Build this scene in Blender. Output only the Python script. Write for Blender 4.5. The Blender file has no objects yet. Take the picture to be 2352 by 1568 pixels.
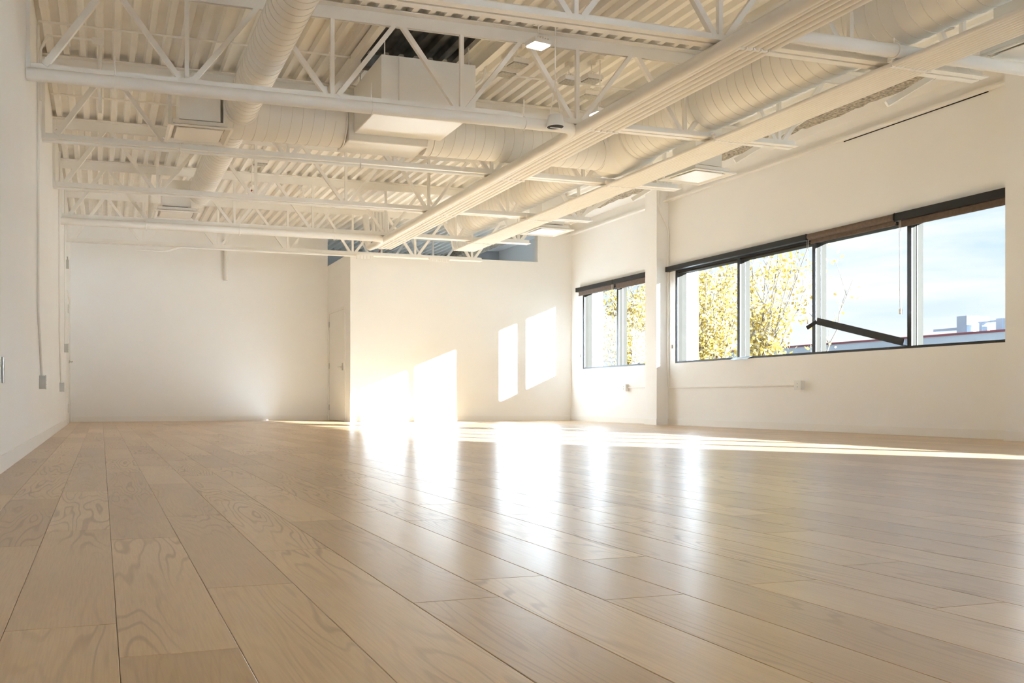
import bpy, math, random
from mathutils import Vector, Matrix

SC = bpy.context.scene
COL = SC.collection
random.seed(7)

# ------------------------------------------------------------------ camera
F_PX, PX, HZ, YAW, CAM_H = 2102.0, 891.2, 917.6, 0.3037, 0.41
cam_data = bpy.data.cameras.new('camera')
cam_data.sensor_width = 36.0
cam_data.lens = F_PX / 2352.0 * 36.0
cam_data.shift_x = (1176.0 - PX) / 2352.0
cam_data.shift_y = (HZ - 784.0) / 2352.0
cam_data.clip_start, cam_data.clip_end = 0.05, 500.0
cam = bpy.data.objects.new('camera', cam_data)
cam.location = (0, 0, CAM_H)
cam.rotation_euler = (math.pi / 2, 0, -YAW)
COL.objects.link(cam)
SC.camera = cam

# ------------------------------------------------------------------ world, sun, exposure
SC.view_settings.view_transform = 'Standard'
SC.view_settings.look = 'None'
SC.view_settings.gamma = 1.0
SC.view_settings.use_curve_mapping = False
SC.view_settings.exposure = 0.96
SKY_STRENGTH = 0.62
SUN_STRENGTH = 42.0
CY = SC.cycles
CY.max_bounces = 11
CY.diffuse_bounces = 9
CY.glossy_bounces = 3
CY.transmission_bounces = 6
CY.transparent_max_bounces = 16
CY.sample_clamp_indirect = 12.0
CY.caustics_reflective = True
CY.blur_glossy = 0.6
CY.caustics_refractive = False
CY.use_denoising = True
CY.use_adaptive_sampling = True
CY.adaptive_threshold = 0.06
CY.use_light_tree = False

world = bpy.data.worlds.new('sky')
SC.world = world
world.use_nodes = True
wn, wl = world.node_tree.nodes, world.node_tree.links
wn.clear()
w_out = wn.new('ShaderNodeOutputWorld')
w_bg = wn.new('ShaderNodeBackground')
w_bg.inputs['Strength'].default_value = SKY_STRENGTH
w_tc = wn.new('ShaderNodeTexCoord')
w_sep = wn.new('ShaderNodeSeparateXYZ')
wl.new(w_tc.outputs['Generated'], w_sep.inputs[0])
w_ramp = wn.new('ShaderNodeValToRGB')
w_ramp.color_ramp.elements[0].position = 0.0
w_ramp.color_ramp.elements[0].color = (0.93, 0.95, 0.99, 1)
w_ramp.color_ramp.elements[1].position = 0.45
w_ramp.color_ramp.elements[1].color = (0.22, 0.44, 0.86, 1)
e = w_ramp.color_ramp.elements.new(0.16)
e.color = (0.60, 0.78, 0.98, 1)
wl.new(w_sep.outputs['Z'], w_ramp.inputs[0])
w_map = wn.new('ShaderNodeMapping')
w_map.inputs['Scale'].default_value = (2.2, 2.2, 13.0)
w_map.inputs['Location'].default_value = (0.4, 0.7, 0.1)
wl.new(w_tc.outputs['Generated'], w_map.inputs[0])
w_noise = wn.new('ShaderNodeTexNoise')
w_noise.inputs['Scale'].default_value = 1.9
w_noise.inputs['Detail'].default_value = 6.0
w_noise.inputs['Roughness'].default_value = 0.55
wl.new(w_map.outputs[0], w_noise.inputs['Vector'])
w_cr = wn.new('ShaderNodeValToRGB')
w_cr.color_ramp.elements[0].position = 0.40
w_cr.color_ramp.elements[0].color = (0, 0, 0, 1)
w_cr.color_ramp.elements[1].position = 0.62
w_cr.color_ramp.elements[1].color = (1, 1, 1, 1)
wl.new(w_noise.outputs[0], w_cr.inputs[0])
w_mix = wn.new('ShaderNodeMixRGB')
wl.new(w_cr.outputs[0], w_mix.inputs[0])
wl.new(w_ramp.outputs[0], w_mix.inputs[1])
w_mix.inputs[2].default_value = (0.97, 0.98, 1.0, 1)
wl.new(w_mix.outputs[0], w_bg.inputs['Color'])
wl.new(w_bg.outputs[0], w_out.inputs['Surface'])

sun_data = bpy.data.lights.new('sun', 'SUN')
sun_data.energy = SUN_STRENGTH
sun_data.angle = math.radians(0.9)
sun_data.color = (0.74, 0.86, 1.0)
sun = bpy.data.objects.new('sun', sun_data)
SUN_DIR = Vector((-0.692, 1.0, -0.2925)).normalized()
sun.rotation_euler = SUN_DIR.to_track_quat('-Z', 'Y').to_euler()
sun.location = (30, -40, 20)
COL.objects.link(sun)

# ------------------------------------------------------------------ materials
def nodes_of(name):
    m = bpy.data.materials.new(name)
    m.use_nodes = True
    nt = m.node_tree
    return m, nt.nodes, nt.links, nt.nodes['Principled BSDF']

def paint(name, col, rough=0.55, var=0.03, scale=3.0, bump=0.0, bscale=200.0, metal=0.0, spec=0.5):
    m, N, L, P = nodes_of(name)
    P.inputs['Roughness'].default_value = rough
    P.inputs['Metallic'].default_value = metal
    P.inputs['Specular IOR Level'].default_value = spec
    geo = N.new('ShaderNodeNewGeometry')
    nz = N.new('ShaderNodeTexNoise')
    nz.inputs['Scale'].default_value = scale
    nz.inputs['Detail'].default_value = 1.0
    L.new(geo.outputs['Position'], nz.inputs['Vector'])
    r = N.new('ShaderNodeValToRGB')
    r.color_ramp.elements[0].position = 0.3
    r.color_ramp.elements[1].position = 0.7
    r.color_ramp.elements[0].color = tuple(max(0, c * (1 - var)) for c in col) + (1,)
    r.color_ramp.elements[1].color = tuple(min(1, c * (1 + var)) for c in col) + (1,)
    L.new(nz.outputs[0], r.inputs[0])
    L.new(r.outputs[0], P.inputs['Base Color'])
    if bump:
        n2 = N.new('ShaderNodeTexNoise')
        n2.inputs['Scale'].default_value = bscale
        n2.inputs['Detail'].default_value = 2.0
        L.new(geo.outputs['Position'], n2.inputs['Vector'])
        b = N.new('ShaderNodeBump')
        b.inputs['Strength'].default_value = bump
        b.inputs['Distance'].default_value = 0.01
        L.new(n2.outputs[0], b.inputs['Height'])
        L.new(b.outputs[0], P.inputs['Normal'])
    return m

M = {}
M['wall'] = paint('white_wall_paint', (0.90, 0.885, 0.86), 0.5, 0.008, 1.5)
M['trim'] = paint('white_trim_paint', (0.87, 0.845, 0.80), 0.4, 0.008, 2.0)
M['deck'] = paint('painted_roof_deck', (0.90, 0.875, 0.83), 0.5, 0.025, 4.0)
M['steel'] = paint('painted_joist_steel', (0.89, 0.865, 0.82), 0.45, 0.02, 5.0)
M['duct'] = paint('painted_duct_metal', (0.89, 0.87, 0.83), 0.58, 0.012, 3.0)
M['seam'] = paint('duct_seam_paint', (0.80, 0.77, 0.72), 0.5, 0.02, 4.0)
M['pipe'] = paint('painted_pipe', (0.87, 0.845, 0.80), 0.55, 0.015, 3.0)
M['unitwhite'] = paint('white_unit_enamel', (0.88, 0.86, 0.82), 0.4, 0.008, 2.0)
M['galv'] = paint('bare_galvanised_steel', (0.30, 0.30, 0.29), 0.45, 0.2, 9.0, metal=0.5)
M['darkgalv'] = paint('bare_roof_deck_steel', (0.20, 0.20, 0.195), 0.5, 0.2, 9.0, metal=0.4)
M['fire'] = paint('sprayed_fireproofing', (0.42, 0.36, 0.28), 0.95, 0.5, 34.0, 1.0, 45.0)
M['greywall'] = paint('unpainted_grey_board', (0.50, 0.525, 0.55), 0.7, 0.04, 2.0)
M['black'] = paint('black_anodised', (0.012, 0.012, 0.013), 0.4, 0.1, 6.0)
M['alu'] = paint('dark_aluminium_frame', (0.044, 0.038, 0.030), 0.8, 0.03, 6.0, spec=0.05)
M['brown'] = paint('brown_shade_fabric', (0.16, 0.11, 0.08), 0.8, 0.12, 30.0)
M['chrome'] = paint('brushed_metal', (0.55, 0.52, 0.48), 0.3, 0.05, 20.0, metal=0.9)
M['boxgrey'] = paint('grey_steel_box', (0.52, 0.51, 0.47), 0.45, 0.05, 10.0, metal=0.3)
M['device'] = paint('white_device_plastic', (0.82, 0.81, 0.78), 0.35, 0.01, 4.0)
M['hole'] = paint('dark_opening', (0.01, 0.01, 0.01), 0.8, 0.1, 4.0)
M['grille'] = paint('grey_lamp_grille', (0.45, 0.44, 0.41), 0.5, 0.2, 60.0)
M['redpipe'] = paint('red_brown_hanger', (0.33, 0.05, 0.025), 0.5, 0.1, 10.0)
M['subfloor'] = paint('dark_subfloor', (0.20, 0.13, 0.075), 0.9, 0.1, 4.0)
M['plastic'] = paint('pale_blue_plastic', (0.62, 0.74, 0.84), 0.25, 0.05, 12.0)
M['extwhite'] = paint('white_exterior_panel', (0.62, 0.62, 0.62), 0.7, 0.03, 1.0)
M['siding'] = paint('pale_blue_siding', (0.62, 0.68, 0.74), 0.7, 0.03, 0.4)
M['redcap'] = paint('dark_red_cap', (0.30, 0.08, 0.09), 0.6, 0.05, 1.0)
M['roofunit'] = paint('grey_roof_unit', (0.42, 0.46, 0.50), 0.6, 0.06, 1.0)
M['ground'] = paint('dry_ground', (0.16, 0.15, 0.11), 0.95, 0.2, 0.5)
M['bark'] = paint('grey_bark', (0.16, 0.13, 0.10), 0.9, 0.2, 12.0)

def leaf_material():
    m, N, L, P = nodes_of('yellow_autumn_leaf')
    geo = N.new('ShaderNodeNewGeometry')
    r = N.new('ShaderNodeValToRGB')
    r.color_ramp.elements[0].color = (0.36, 0.235, 0.035, 1)
    r.color_ramp.elements[1].color = (0.50, 0.42, 0.20, 1)
    e = r.color_ramp.elements.new(0.5)
    e.color = (0.43, 0.32, 0.075, 1)
    L.new(geo.outputs['Random Per Island'], r.inputs[0])
    L.new(r.outputs[0], P.inputs['Base Color'])
    P.inputs['Roughness'].default_value = 0.6
    tr = N.new('ShaderNodeBsdfTranslucent')
    L.new(r.outputs[0], tr.inputs[0])
    mx = N.new('ShaderNodeMixShader')
    mx.inputs[0].default_value = 0.45
    L.new(P.outputs[0], mx.inputs[1])
    L.new(tr.outputs[0], mx.inputs[2])
    L.new(mx.outputs[0], N['Material Output'].inputs['Surface'])
    return m
M['leaf'] = leaf_material()

def glass_material():
    m = bpy.data.materials.new('clear_window_glass')
    m.use_nodes = True
    N, L = m.node_tree.nodes, m.node_tree.links
    N.clear()
    out = N.new('ShaderNodeOutputMaterial')
    tr = N.new('ShaderNodeBsdfTransparent')
    tr.inputs[0].default_value = (0.95, 0.97, 0.97, 1)
    gl = N.new('ShaderNodeBsdfGlossy')
    gl.inputs['Roughness'].default_value = 0.02
    lw = N.new('ShaderNodeLayerWeight')
    pw = N.new('ShaderNodeMath'); pw.operation = 'POWER'; pw.inputs[1].default_value = 5.0
    L.new(lw.outputs['Facing'], pw.inputs[0])
    fr = N.new('ShaderNodeMath'); fr.operation = 'MULTIPLY_ADD'
    fr.inputs[1].default_value = 0.5; fr.inputs[2].default_value = 0.02
    L.new(pw.outputs[0], fr.inputs[0])
    mx = N.new('ShaderNodeMixShader')
    L.new(fr.outputs[0], mx.inputs[0])
    L.new(tr.outputs[0], mx.inputs[1])
    L.new(gl.outputs[0], mx.inputs[2])
    L.new(mx.outputs[0], out.inputs[0])
    return m
M['glass'] = glass_material()

def sheer_material():  # turns sun into soft fill at the added front window
    m = bpy.data.materials.new('white_fill_shade_fabric')
    m.use_nodes = True
    N, L = m.node_tree.nodes, m.node_tree.links
    N.clear()
    out = N.new('ShaderNodeOutputMaterial')
    tr = N.new('ShaderNodeBsdfTranslucent')
    df = N.new('ShaderNodeBsdfDiffuse')
    tr.inputs[0].default_value = (0.85, 0.85, 0.85, 1)
    df.inputs[0].default_value = (0.8, 0.79, 0.77, 1)
    mx = N.new('ShaderNodeMixShader')
    mx.inputs[0].default_value = 0.22
    L.new(tr.outputs[0], mx.inputs[1])
    L.new(df.outputs[0], mx.inputs[2])
    L.new(mx.outputs[0], out.inputs[0])
    return m
M['sheer'] = sheer_material()

def lamp_material():
    m, N, L, P = nodes_of('lit_led_lens')
    P.inputs['Base Color'].default_value = (0.9, 0.9, 0.9, 1)
    P.inputs['Emission Color'].default_value = (1, 0.98, 0.95, 1)
    P.inputs['Emission Strength'].default_value = 2.5
    m.cycles.emission_sampling = 'NONE'
    return m
M['led'] = lamp_material()

def oak_material():
    m, N, L, P = nodes_of('pale_oak_plank')
    geo = N.new('ShaderNodeNewGeometry')
    oi = N.new('ShaderNodeObjectInfo')
    at = N.new('ShaderNodeAttribute')
    at.attribute_name = 'plank_random'
    add = N.new('ShaderNodeMath'); add.operation = 'ADD'
    L.new(oi.outputs['Random'], add.inputs[0]); L.new(at.outputs['Fac'], add.inputs[1])
    fr = N.new('ShaderNodeMath'); fr.operation = 'FRACT'
    L.new(add.outputs[0], fr.inputs[0])
    rnd = fr.outputs[0]
    mul = N.new('ShaderNodeMath'); mul.operation = 'MULTIPLY'; mul.inputs[1].default_value = 61.7
    L.new(rnd, mul.inputs[0])
    cmb = N.new('ShaderNodeCombineXYZ')
    L.new(mul.outputs[0], cmb.inputs[0]); L.new(mul.outputs[0], cmb.inputs[2])
    vadd = N.new('ShaderNodeVectorMath'); vadd.operation = 'ADD'
    L.new(geo.outputs['Position'], vadd.inputs[0]); L.new(cmb.outputs[0], vadd.inputs[1])
    # cathedral rings: contour lines of a noise field stretched along the plank
    mp = N.new('ShaderNodeMapping'); mp.inputs['Scale'].default_value = (8.0, 0.85, 3.0)
    L.new(vadd.outputs[0], mp.inputs[0])
    nz = N.new('ShaderNodeTexNoise'); nz.inputs['Scale'].default_value = 1.0
    nz.inputs['Detail'].default_value = 2.2; nz.inputs['Roughness'].default_value = 0.35
    L.new(mp.outputs[0], nz.inputs['Vector'])
    m2 = N.new('ShaderNodeMath'); m2.operation = 'MULTIPLY'; m2.inputs[1].default_value = 105.0
    L.new(nz.outputs[0], m2.inputs[0])
    sn = N.new('ShaderNodeMath'); sn.operation = 'SINE'
    L.new(m2.outputs[0], sn.inputs[0])
    rr = N.new('ShaderNodeMapRange')
    rr.inputs['From Min'].default_value = 0.45; rr.inputs['From Max'].default_value = 1.0
    rr.inputs['To Min'].default_value = 0.0; rr.inputs['To Max'].default_value = 1.0
    L.new(sn.outputs[0], rr.inputs['Value'])
    # where the rings show at all
    mpb = N.new('ShaderNodeMapping'); mpb.inputs['Scale'].default_value = (3.5, 0.7, 1.0)
    L.new(vadd.outputs[0], mpb.inputs[0])
    nb = N.new('ShaderNodeTexNoise'); nb.inputs['Scale'].default_value = 1.0; nb.inputs['Detail'].default_value = 2.0
    L.new(mpb.outputs[0], nb.inputs['Vector'])
    rb = N.new('ShaderNodeMapRange')
    rb.inputs['From Min'].default_value = 0.40; rb.inputs['From Max'].default_value = 0.62
    L.new(nb.outputs[0], rb.inputs['Value'])
    gr = N.new('ShaderNodeMath'); gr.operation = 'MULTIPLY'
    L.new(rr.outputs[0], gr.inputs[0]); L.new(rb.outputs[0], gr.inputs[1])
    # fine pore streaks
    mpf = N.new('ShaderNodeMapping'); mpf.inputs['Scale'].default_value = (260.0, 9.0, 40.0)
    L.new(vadd.outputs[0], mpf.inputs[0])
    nf = N.new('ShaderNodeTexNoise'); nf.inputs['Scale'].default_value = 1.0; nf.inputs['Detail'].default_value = 2.0
    L.new(mpf.outputs[0], nf.inputs['Vector'])
    # cloudy tone inside a plank
    mpc = N.new('ShaderNodeMapping'); mpc.inputs['Scale'].default_value = (4.0, 1.2, 1.0)
    L.new(vadd.outputs[0], mpc.inputs[0])
    nc = N.new('ShaderNodeTexNoise'); nc.inputs['Scale'].default_value = 1.3; nc.inputs['Detail'].default_value = 3.0
    L.new(mpc.outputs[0], nc.inputs['Vector'])
    base = N.new('ShaderNodeValToRGB')
    base.color_ramp.elements[0].color = (0.450, 0.285, 0.135, 1)
    base.color_ramp.elements[1].color = (0.710, 0.505, 0.285, 1)
    s1 = N.new('ShaderNodeMath'); s1.operation = 'MULTIPLY_ADD'; s1.inputs[1].default_value = 0.5
    L.new(nc.outputs[0], s1.inputs[0])
    s2 = N.new('ShaderNodeMath'); s2.operation = 'MULTIPLY'; s2.inputs[1].default_value = 0.56
    L.new(rnd, s2.inputs[0]); L.new(s2.outputs[0], s1.inputs[2])
    L.new(s1.outputs[0], base.inputs[0])
    mxf = N.new('ShaderNodeMixRGB'); mxf.blend_type = 'MULTIPLY'
    fcr = N.new('ShaderNodeMapRange'); fcr.inputs['From Min'].default_value = 0.35; fcr.inputs['From Max'].default_value = 0.6
    fcr.inputs['To Min'].default_value = 0.30; fcr.inputs['To Max'].default_value = 0.0
    L.new(nf.outputs[0], fcr.inputs['Value'])
    L.new(fcr.outputs[0], mxf.inputs[0]); L.new(base.outputs[0], mxf.inputs[1])
    mxf.inputs[2].default_value = (0.72, 0.62, 0.5, 1)
    mxg = N.new('ShaderNodeMixRGB')
    gm = N.new('ShaderNodeMath'); gm.operation = 'MULTIPLY'; gm.inputs[1].default_value = 0.66
    L.new(gr.outputs[0], gm.inputs[0])
    L.new(gm.outputs[0], mxg.inputs[0]); L.new(mxf.outputs[0], mxg.inputs[1])
    mxg.inputs[2].default_value = (0.36, 0.225, 0.12, 1)
    L.new(mxg.outputs[0], P.inputs['Base Color'])
    ro = N.new('ShaderNodeMath'); ro.operation = 'MULTIPLY_ADD'
    ro.inputs[1].default_value = 0.05; ro.inputs[2].default_value = 0.28
    L.new(gr.outputs[0], ro.inputs[0]); L.new(ro.outputs[0], P.inputs['Roughness'])
    P.inputs['Specular IOR Level'].default_value = 0.5
    bp = N.new('ShaderNodeBump'); bp.inputs['Strength'].default_value = 0.012; bp.inputs['Distance'].default_value = 0.002
    inv = N.new('ShaderNodeMath'); inv.operation = 'SUBTRACT'; inv.inputs[0].default_value = 1.0
    L.new(gr.outputs[0], inv.inputs[1]); L.new(inv.outputs[0], bp.inputs['Height'])
    L.new(bp.outputs[0], P.inputs['Normal'])
    return m
M['oak'] = oak_material()

# ------------------------------------------------------------------ helpers
class MB:
    def __init__(s):
        s.v, s.f, s.mi = [], [], []
    def add(s, vs, fs, mi=0):
        o = len(s.v)
        s.v += [tuple(p) for p in vs]
        s.f += [tuple(i + o for i in f) for f in fs]
        s.mi += [mi] * len(fs)
        return s
    def box(s, x0, x1, y0, y1, z0, z1, mi=0):
        vs = [(x, y, z) for x in (x0, x1) for y in (y0, y1) for z in (z0, z1)]
        fs = [(0, 1, 3, 2), (4, 6, 7, 5), (0, 4, 5, 1), (2, 3, 7, 6), (0, 2, 6, 4), (1, 5, 7, 3)]
        return s.add(vs, fs, mi)
    def bar(s, p0, p1, w, h, up=(0, 0, 1), mi=0):
        p0, p1, up = Vector(p0), Vector(p1), Vector(up)
        d = (p1 - p0).normalized()
        a = d.cross(up)
        if a.length < 1e-4:
            a = d.cross(Vector((1, 0, 0)))
        a.normalize()
        b = a.cross(d).normalized()
        a, b = a * w / 2, b * h / 2
        vs = [p + sa * a + sb * b for p in (p0, p1) for sa, sb in ((-1, -1), (1, -1), (1, 1), (-1, 1))]
        fs = [(0, 1, 2, 3), (7, 6, 5, 4), (0, 4, 5, 1), (1, 5, 6, 2), (2, 6, 7, 3), (3, 7, 4, 0)]
        return s.add(vs, fs, mi)
    def path(s, pts, r, n=10, caps=True, mi=0):
        pts = [Vector(p) for p in pts]
        rs = r if isinstance(r, (list, tuple)) else [r] * len(pts)
        d0 = (pts[1] - pts[0]).normalized()
        a = d0.cross(Vector((0, 0, 1)))
        if a.length < 1e-3:
            a = d0.cross(Vector((1, 0, 0)))
        a.normalize()
        vs, fs = [], []
        for i, p in enumerate(pts):
            if i == 0: d = d0
            elif i == len(pts) - 1: d = (pts[i] - pts[i - 1]).normalized()
            else: d = ((pts[i] - pts[i - 1]).normalized() + (pts[i + 1] - pts[i]).normalized()).normalized()
            a = (a - d * a.dot(d)).normalized()
            b = d.cross(a)
            for k in range(n):
                t = 2 * math.pi * k / n
                vs.append(p + (a * math.cos(t) + b * math.sin(t)) * rs[i])
        for i in range(len(pts) - 1):
            for k in range(n):
                k2 = (k + 1) % n
                fs.append((i * n + k, i * n + k2, (i + 1) * n + k2, (i + 1) * n + k))
        if caps:
            fs.append(tuple(range(n - 1, -1, -1)))
            fs.append(tuple((len(pts) - 1) * n + k for k in range(n)))
        return s.add(vs, fs, mi)
    def prism(s, prof, p0, p1, ax, ay, mi=0):
        """2D profile (u,v) along ax, ay swept from p0 to p1"""
        p0, p1, ax, ay = Vector(p0), Vector(p1), Vector(ax), Vector(ay)
        n = len(prof)
        vs = [p + ax * u + ay * v for p in (p0, p1) for u, v in prof]
        fs = [(k, (k + 1) % n, n + (k + 1) % n, n + k) for k in range(n)]
        fs += [tuple(range(n - 1, -1, -1)), tuple(range(n, 2 * n))]
        return s.add(vs, fs, mi)
    def mesh(s, name, mats, smooth=False):
        me = bpy.data.meshes.new(name)
        me.from_pydata(s.v, [], s.f)
        for m in (mats if isinstance(mats, (list, tuple)) else [mats]):
            me.materials.append(M[m])
        if any(s.mi):
            me.polygons.foreach_set('material_index', s.mi)
        if smooth:
            me.polygons.foreach_set('use_smooth', [True] * len(me.polygons))
            try:
                me.set_sharp_from_angle(angle=math.radians(40))
            except Exception:
                pass
        me.update()
        return me
    def build(s, name, mats, parent=None, smooth=False, loc=None):
        o = bpy.data.objects.new(name, s.mesh(name, mats, smooth))
        COL.objects.link(o)
        if loc: o.location = loc
        if parent: o.parent = parent
        return o

def tag(o, label=None, cat=None, group=None, kind=None):
    if label: o['label'] = label
    if cat: o['category'] = cat
    if group: o['group'] = group
    if kind: o['kind'] = kind
    return o
def thing(name, loc, label, cat, group=None, rz=0.0):
    o = bpy.data.objects.new(name, None)
    o.empty_display_size = 0.1
    o.location = loc
    o.rotation_euler.z = rz
    COL.objects.link(o)
    return tag(o, label, cat, group)
def copy_tree(o, parent=None, label=None, loc=None):
    c = o.copy()
    COL.objects.link(c)
    c.parent = parent
    if loc is not None: c.location = loc
    if label: c['label'] = label
    for ch in list(o.children):
        copy_tree(ch, c)
    return c
def fillet(pts, r, n=6):
    pts = [Vector(p) for p in pts]
    out = [pts[0]]
    for i in range(1, len(pts) - 1):
        a, b, c = pts[i - 1], pts[i], pts[i + 1]
        d1, d2 = (a - b), (c - b)
        k = min(r, d1.length * .45, d2.length * .45)
        s, t = b + d1.normalized() * k, b + d2.normalized() * k
        for j in range(n + 1):
            u = j / n
            out.append(s * (1 - u) ** 2 + b * 2 * u * (1 - u) + t * u * u)
    return out + [pts[-1]]
def project(x, y, z):
    dx, dy, dz = x, y, z - CAM_H
    d = dx * math.sin(YAW) + dy * math.cos(YAW)
    if d < 0.05: return None
    r = dx * math.cos(YAW) - dy * math.sin(YAW)
    return PX + F_PX * r / d, HZ - F_PX * dz / d

# ------------------------------------------------------------------ dimensions
XL, XR, XO = -0.54, 8.85, 9.08          # left wall, right wall inside and outside
YF, YP, YB, YG = -6.0, 16.15, 17.9, 19.6  # front wall, partition, back wall, grey wall beyond
XP = 4.34                                # partition corner
ZPT = 3.09                               # partition top
ZD = 3.70                                # deck underside
ZS = 3.86                                # soffit along the window wall
SILL, HEAD = 1.0, 2.52
XBEAM0, XBEAM1 = 7.46, 7.82
WINDOWS = {1: (13.30, 15.70), 2: (6.95, 12.72), 3: (0.30, 6.45), 4: (16.5, 19.0)}

# ------------------------------------------------------------------ floor
floor = MB().box(XL - .2, XO, YF - .2, YB + .3, -0.12, -0.009).build('floor', 'subfloor')
tag(floor, 'pale oak plank floor running the length of the room', kind='structure')
PW, PL, GAP = 0.1912, 1.28, 0.0010
phase = {-1: 1.748, 0: 1.517, 1: 2.017, 2: 2.464, 3: 1.748, 5: 1.656, 6: 2.085, 7: 1.70}
planks = []
ncol0 = math.floor((XL - 0.027) / PW) - 0
for c in range(ncol0, 60):
    x0, x1 = 0.027 + c * PW, 0.027 + (c + 1) * PW
    x0, x1 = max(x0, XL), min(x1, XR)
    if x1 - x0 < 0.01: continue
    ph = phase.get(c, random.random() * PL)
    k = math.floor((YF - ph) / PL)
    while True:
        y0, y1 = ph + k * PL, ph + (k + 1) * PL
        k += 1
        if y0 > YB: break
        y0, y1 = max(y0, YF), min(y1, YB)
        if y1 - y0 < 0.02: continue
        area = 0.0
        pr = [project(x, y, 0) for x, y in ((x0, max(y0, .9)), (x1, max(y0, .9)), (x1, max(y1, .91)), (x0, max(y1, .91)))]
        if all(pr):
            vis = any(-60 < u < 2412 and 900 < v < 1640 for u, v in pr)
            if vis:
                cl = [(min(2352, max(0, u)), min(1568, v)) for u, v in pr]
                area = abs(sum(cl[i][0] * cl[(i + 1) % 4][1] - cl[(i + 1) % 4][0] * cl[i][1] for i in range(4))) / 2
        planks.append((area, x0, x1, y0, y1))
planks.sort(key=lambda p: -p[0])
def plank_geo(x0, x1, y0, y1):
    g, b = GAP / 2, 0.0012
    t, lo = 0.0, -0.009
    a = (x0 + g, x1 - g, y0 + g, y1 - g)
    vs = [(a[0], a[2], lo), (a[1], a[2], lo), (a[1], a[3], lo), (a[0], a[3], lo),
          (a[0], a[2], t - b * .6), (a[1], a[2], t - b * .6), (a[1], a[3], t - b * .6), (a[0], a[3], t - b * .6),
          (a[0] + b, a[2] + b, t), (a[1] - b, a[2] + b, t), (a[1] - b, a[3] - b, t), (a[0] + b, a[3] - b, t)]
    fs = [(8, 9, 10, 11)]
    for i in range(4):
        j = (i + 1) % 4
        fs += [(i, j, 4 + j, 4 + i), (4 + i, 4 + j, 8 + j, 8 + i)]
    return vs, fs
plank_meshes = {}
for area, x0, x1, y0, y1 in planks[:300]:
    key = (round(x1 - x0, 4), round(y1 - y0, 4))
    if key not in plank_meshes:
        mb = MB(); mb.add(*plank_geo(0, x1 - x0, 0, y1 - y0))
        plank_meshes[key] = mb.mesh('plank', 'oak')
    o = bpy.data.objects.new('plank', plank_meshes[key])
    o.location = (x0, y0, 0)
    o.parent = floor
    COL.objects.link(o)
rest = MB(); vals = []
for area, x0, x1, y0, y1 in planks[300:]:
    rest.add(*plank_geo(x0, x1, y0, y1))
    vals += [random.random()] * 12
ro = rest.build('plank_field', 'oak', floor)
ro['kind'] = 'stuff'
att = ro.data.attributes.new('plank_random', 'FLOAT', 'POINT')
att.data.foreach_set('value', vals)

# ------------------------------------------------------------------ walls
def structure(mb, name, mat, label=None, smooth=False):
    return tag(mb.build(name, mat, None, smooth), label, kind='structure')
structure(MB().box(XL - .2, XL, YF - .2, YB + .2, -.12, 4.1), 'wall_left', 'wall', 'long white wall on the left')
structure(MB().box(XL, XP, YB, YB + .15, 0, 4.1), 'wall_back', 'wall', 'blank white back wall left of the door')
structure(MB().box(XL, .4, YF - .2, YF, 0, 4.1).box(8.3, XR, YF - .2, YF, 0, 4.1).box(.4, 8.3, YF - .2, YF - .02, 0, SILL).box(.4, 8.3, YF - .2, YF - .02, HEAD, 4.1), 'wall_front', 'wall')
w5 = structure(MB().box(.4, 8.3, YF - .12, YF - .04, SILL, SILL + .05).box(.4, 8.3, YF - .12, YF - .04, HEAD - .05, HEAD).box(.4, .45, YF - .12, YF - .04, SILL, HEAD).box(8.25, 8.3, YF - .12, YF - .04, SILL, HEAD), 'window_5', 'alu', 'added fill window behind the camera, drawn shades diffusing the sun')  # unseen window added behind the camera; its sunlit shades brighten the room
for a in (.45, 2.41, 4.37, 6.33):
    MB().box(a + 1.90, a + 1.96, YF - .12, YF - .04, SILL + .05, HEAD - .05).build('mullion', 'alu', w5)
    MB().box(a, a + 1.9, YF - .083, YF - .077, SILL + .05, HEAD - .05).build('pane', 'glass', w5)
    MB().box(a - .06, a + 1.96, YF - .012 + .004 * (a > 2 and a < 4 or a > 6), YF - .011 + .004 * (a > 2 and a < 4 or a > 6), SILL - .05, HEAD + .03).build('fill_shade', 'sheer', w5)
mb = MB().box(XP, 8.12, YP, YP + .13, 0, ZPT).box(8.12, XR, YP, YP + .13, 0, 4.1)
mb.box(XP, XP + .13, YP + .13, YP + .35, 0, ZPT).box(XP, XP + .13, YP + .35, YB - .12, 2.16, ZPT).box(XP, XP + .13, YB - .12, YB, 0, ZPT)
structure(mb, 'wall_partition', 'wall', 'low white partition with sun patches, open above')
# beyond the partition
structure(MB().box(XP - .2, XO, YG, YG + .15, 0, 4.1).box(XP - .15, XP, YB + .15, YG, 0, 4.1), 'wall_far', 'greywall', 'grey unpainted wall seen above the partition')
structure(MB().box(XP + .13, XR, YP + .13, YG, 0.0, 0.02), 'floor_far', 'subfloor')
mb = MB()
ys = [YF]
for i in (3, 2, 1, 4):
    y0, y1 = WINDOWS[i]
    mb.box(XR, XO, ys[-1], y0, -.12, 4.1)
    mb.box(XR, XO, y0, y1, -.12, SILL).box(XR, XO, y0, y1, HEAD, 4.1)
    ys.append(y1)
mb.box(XR, XO, ys[-1], YG + .15, -.12, 4.1)
structure(mb, 'wall_right', 'wall', 'white window wall on the right')
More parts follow.
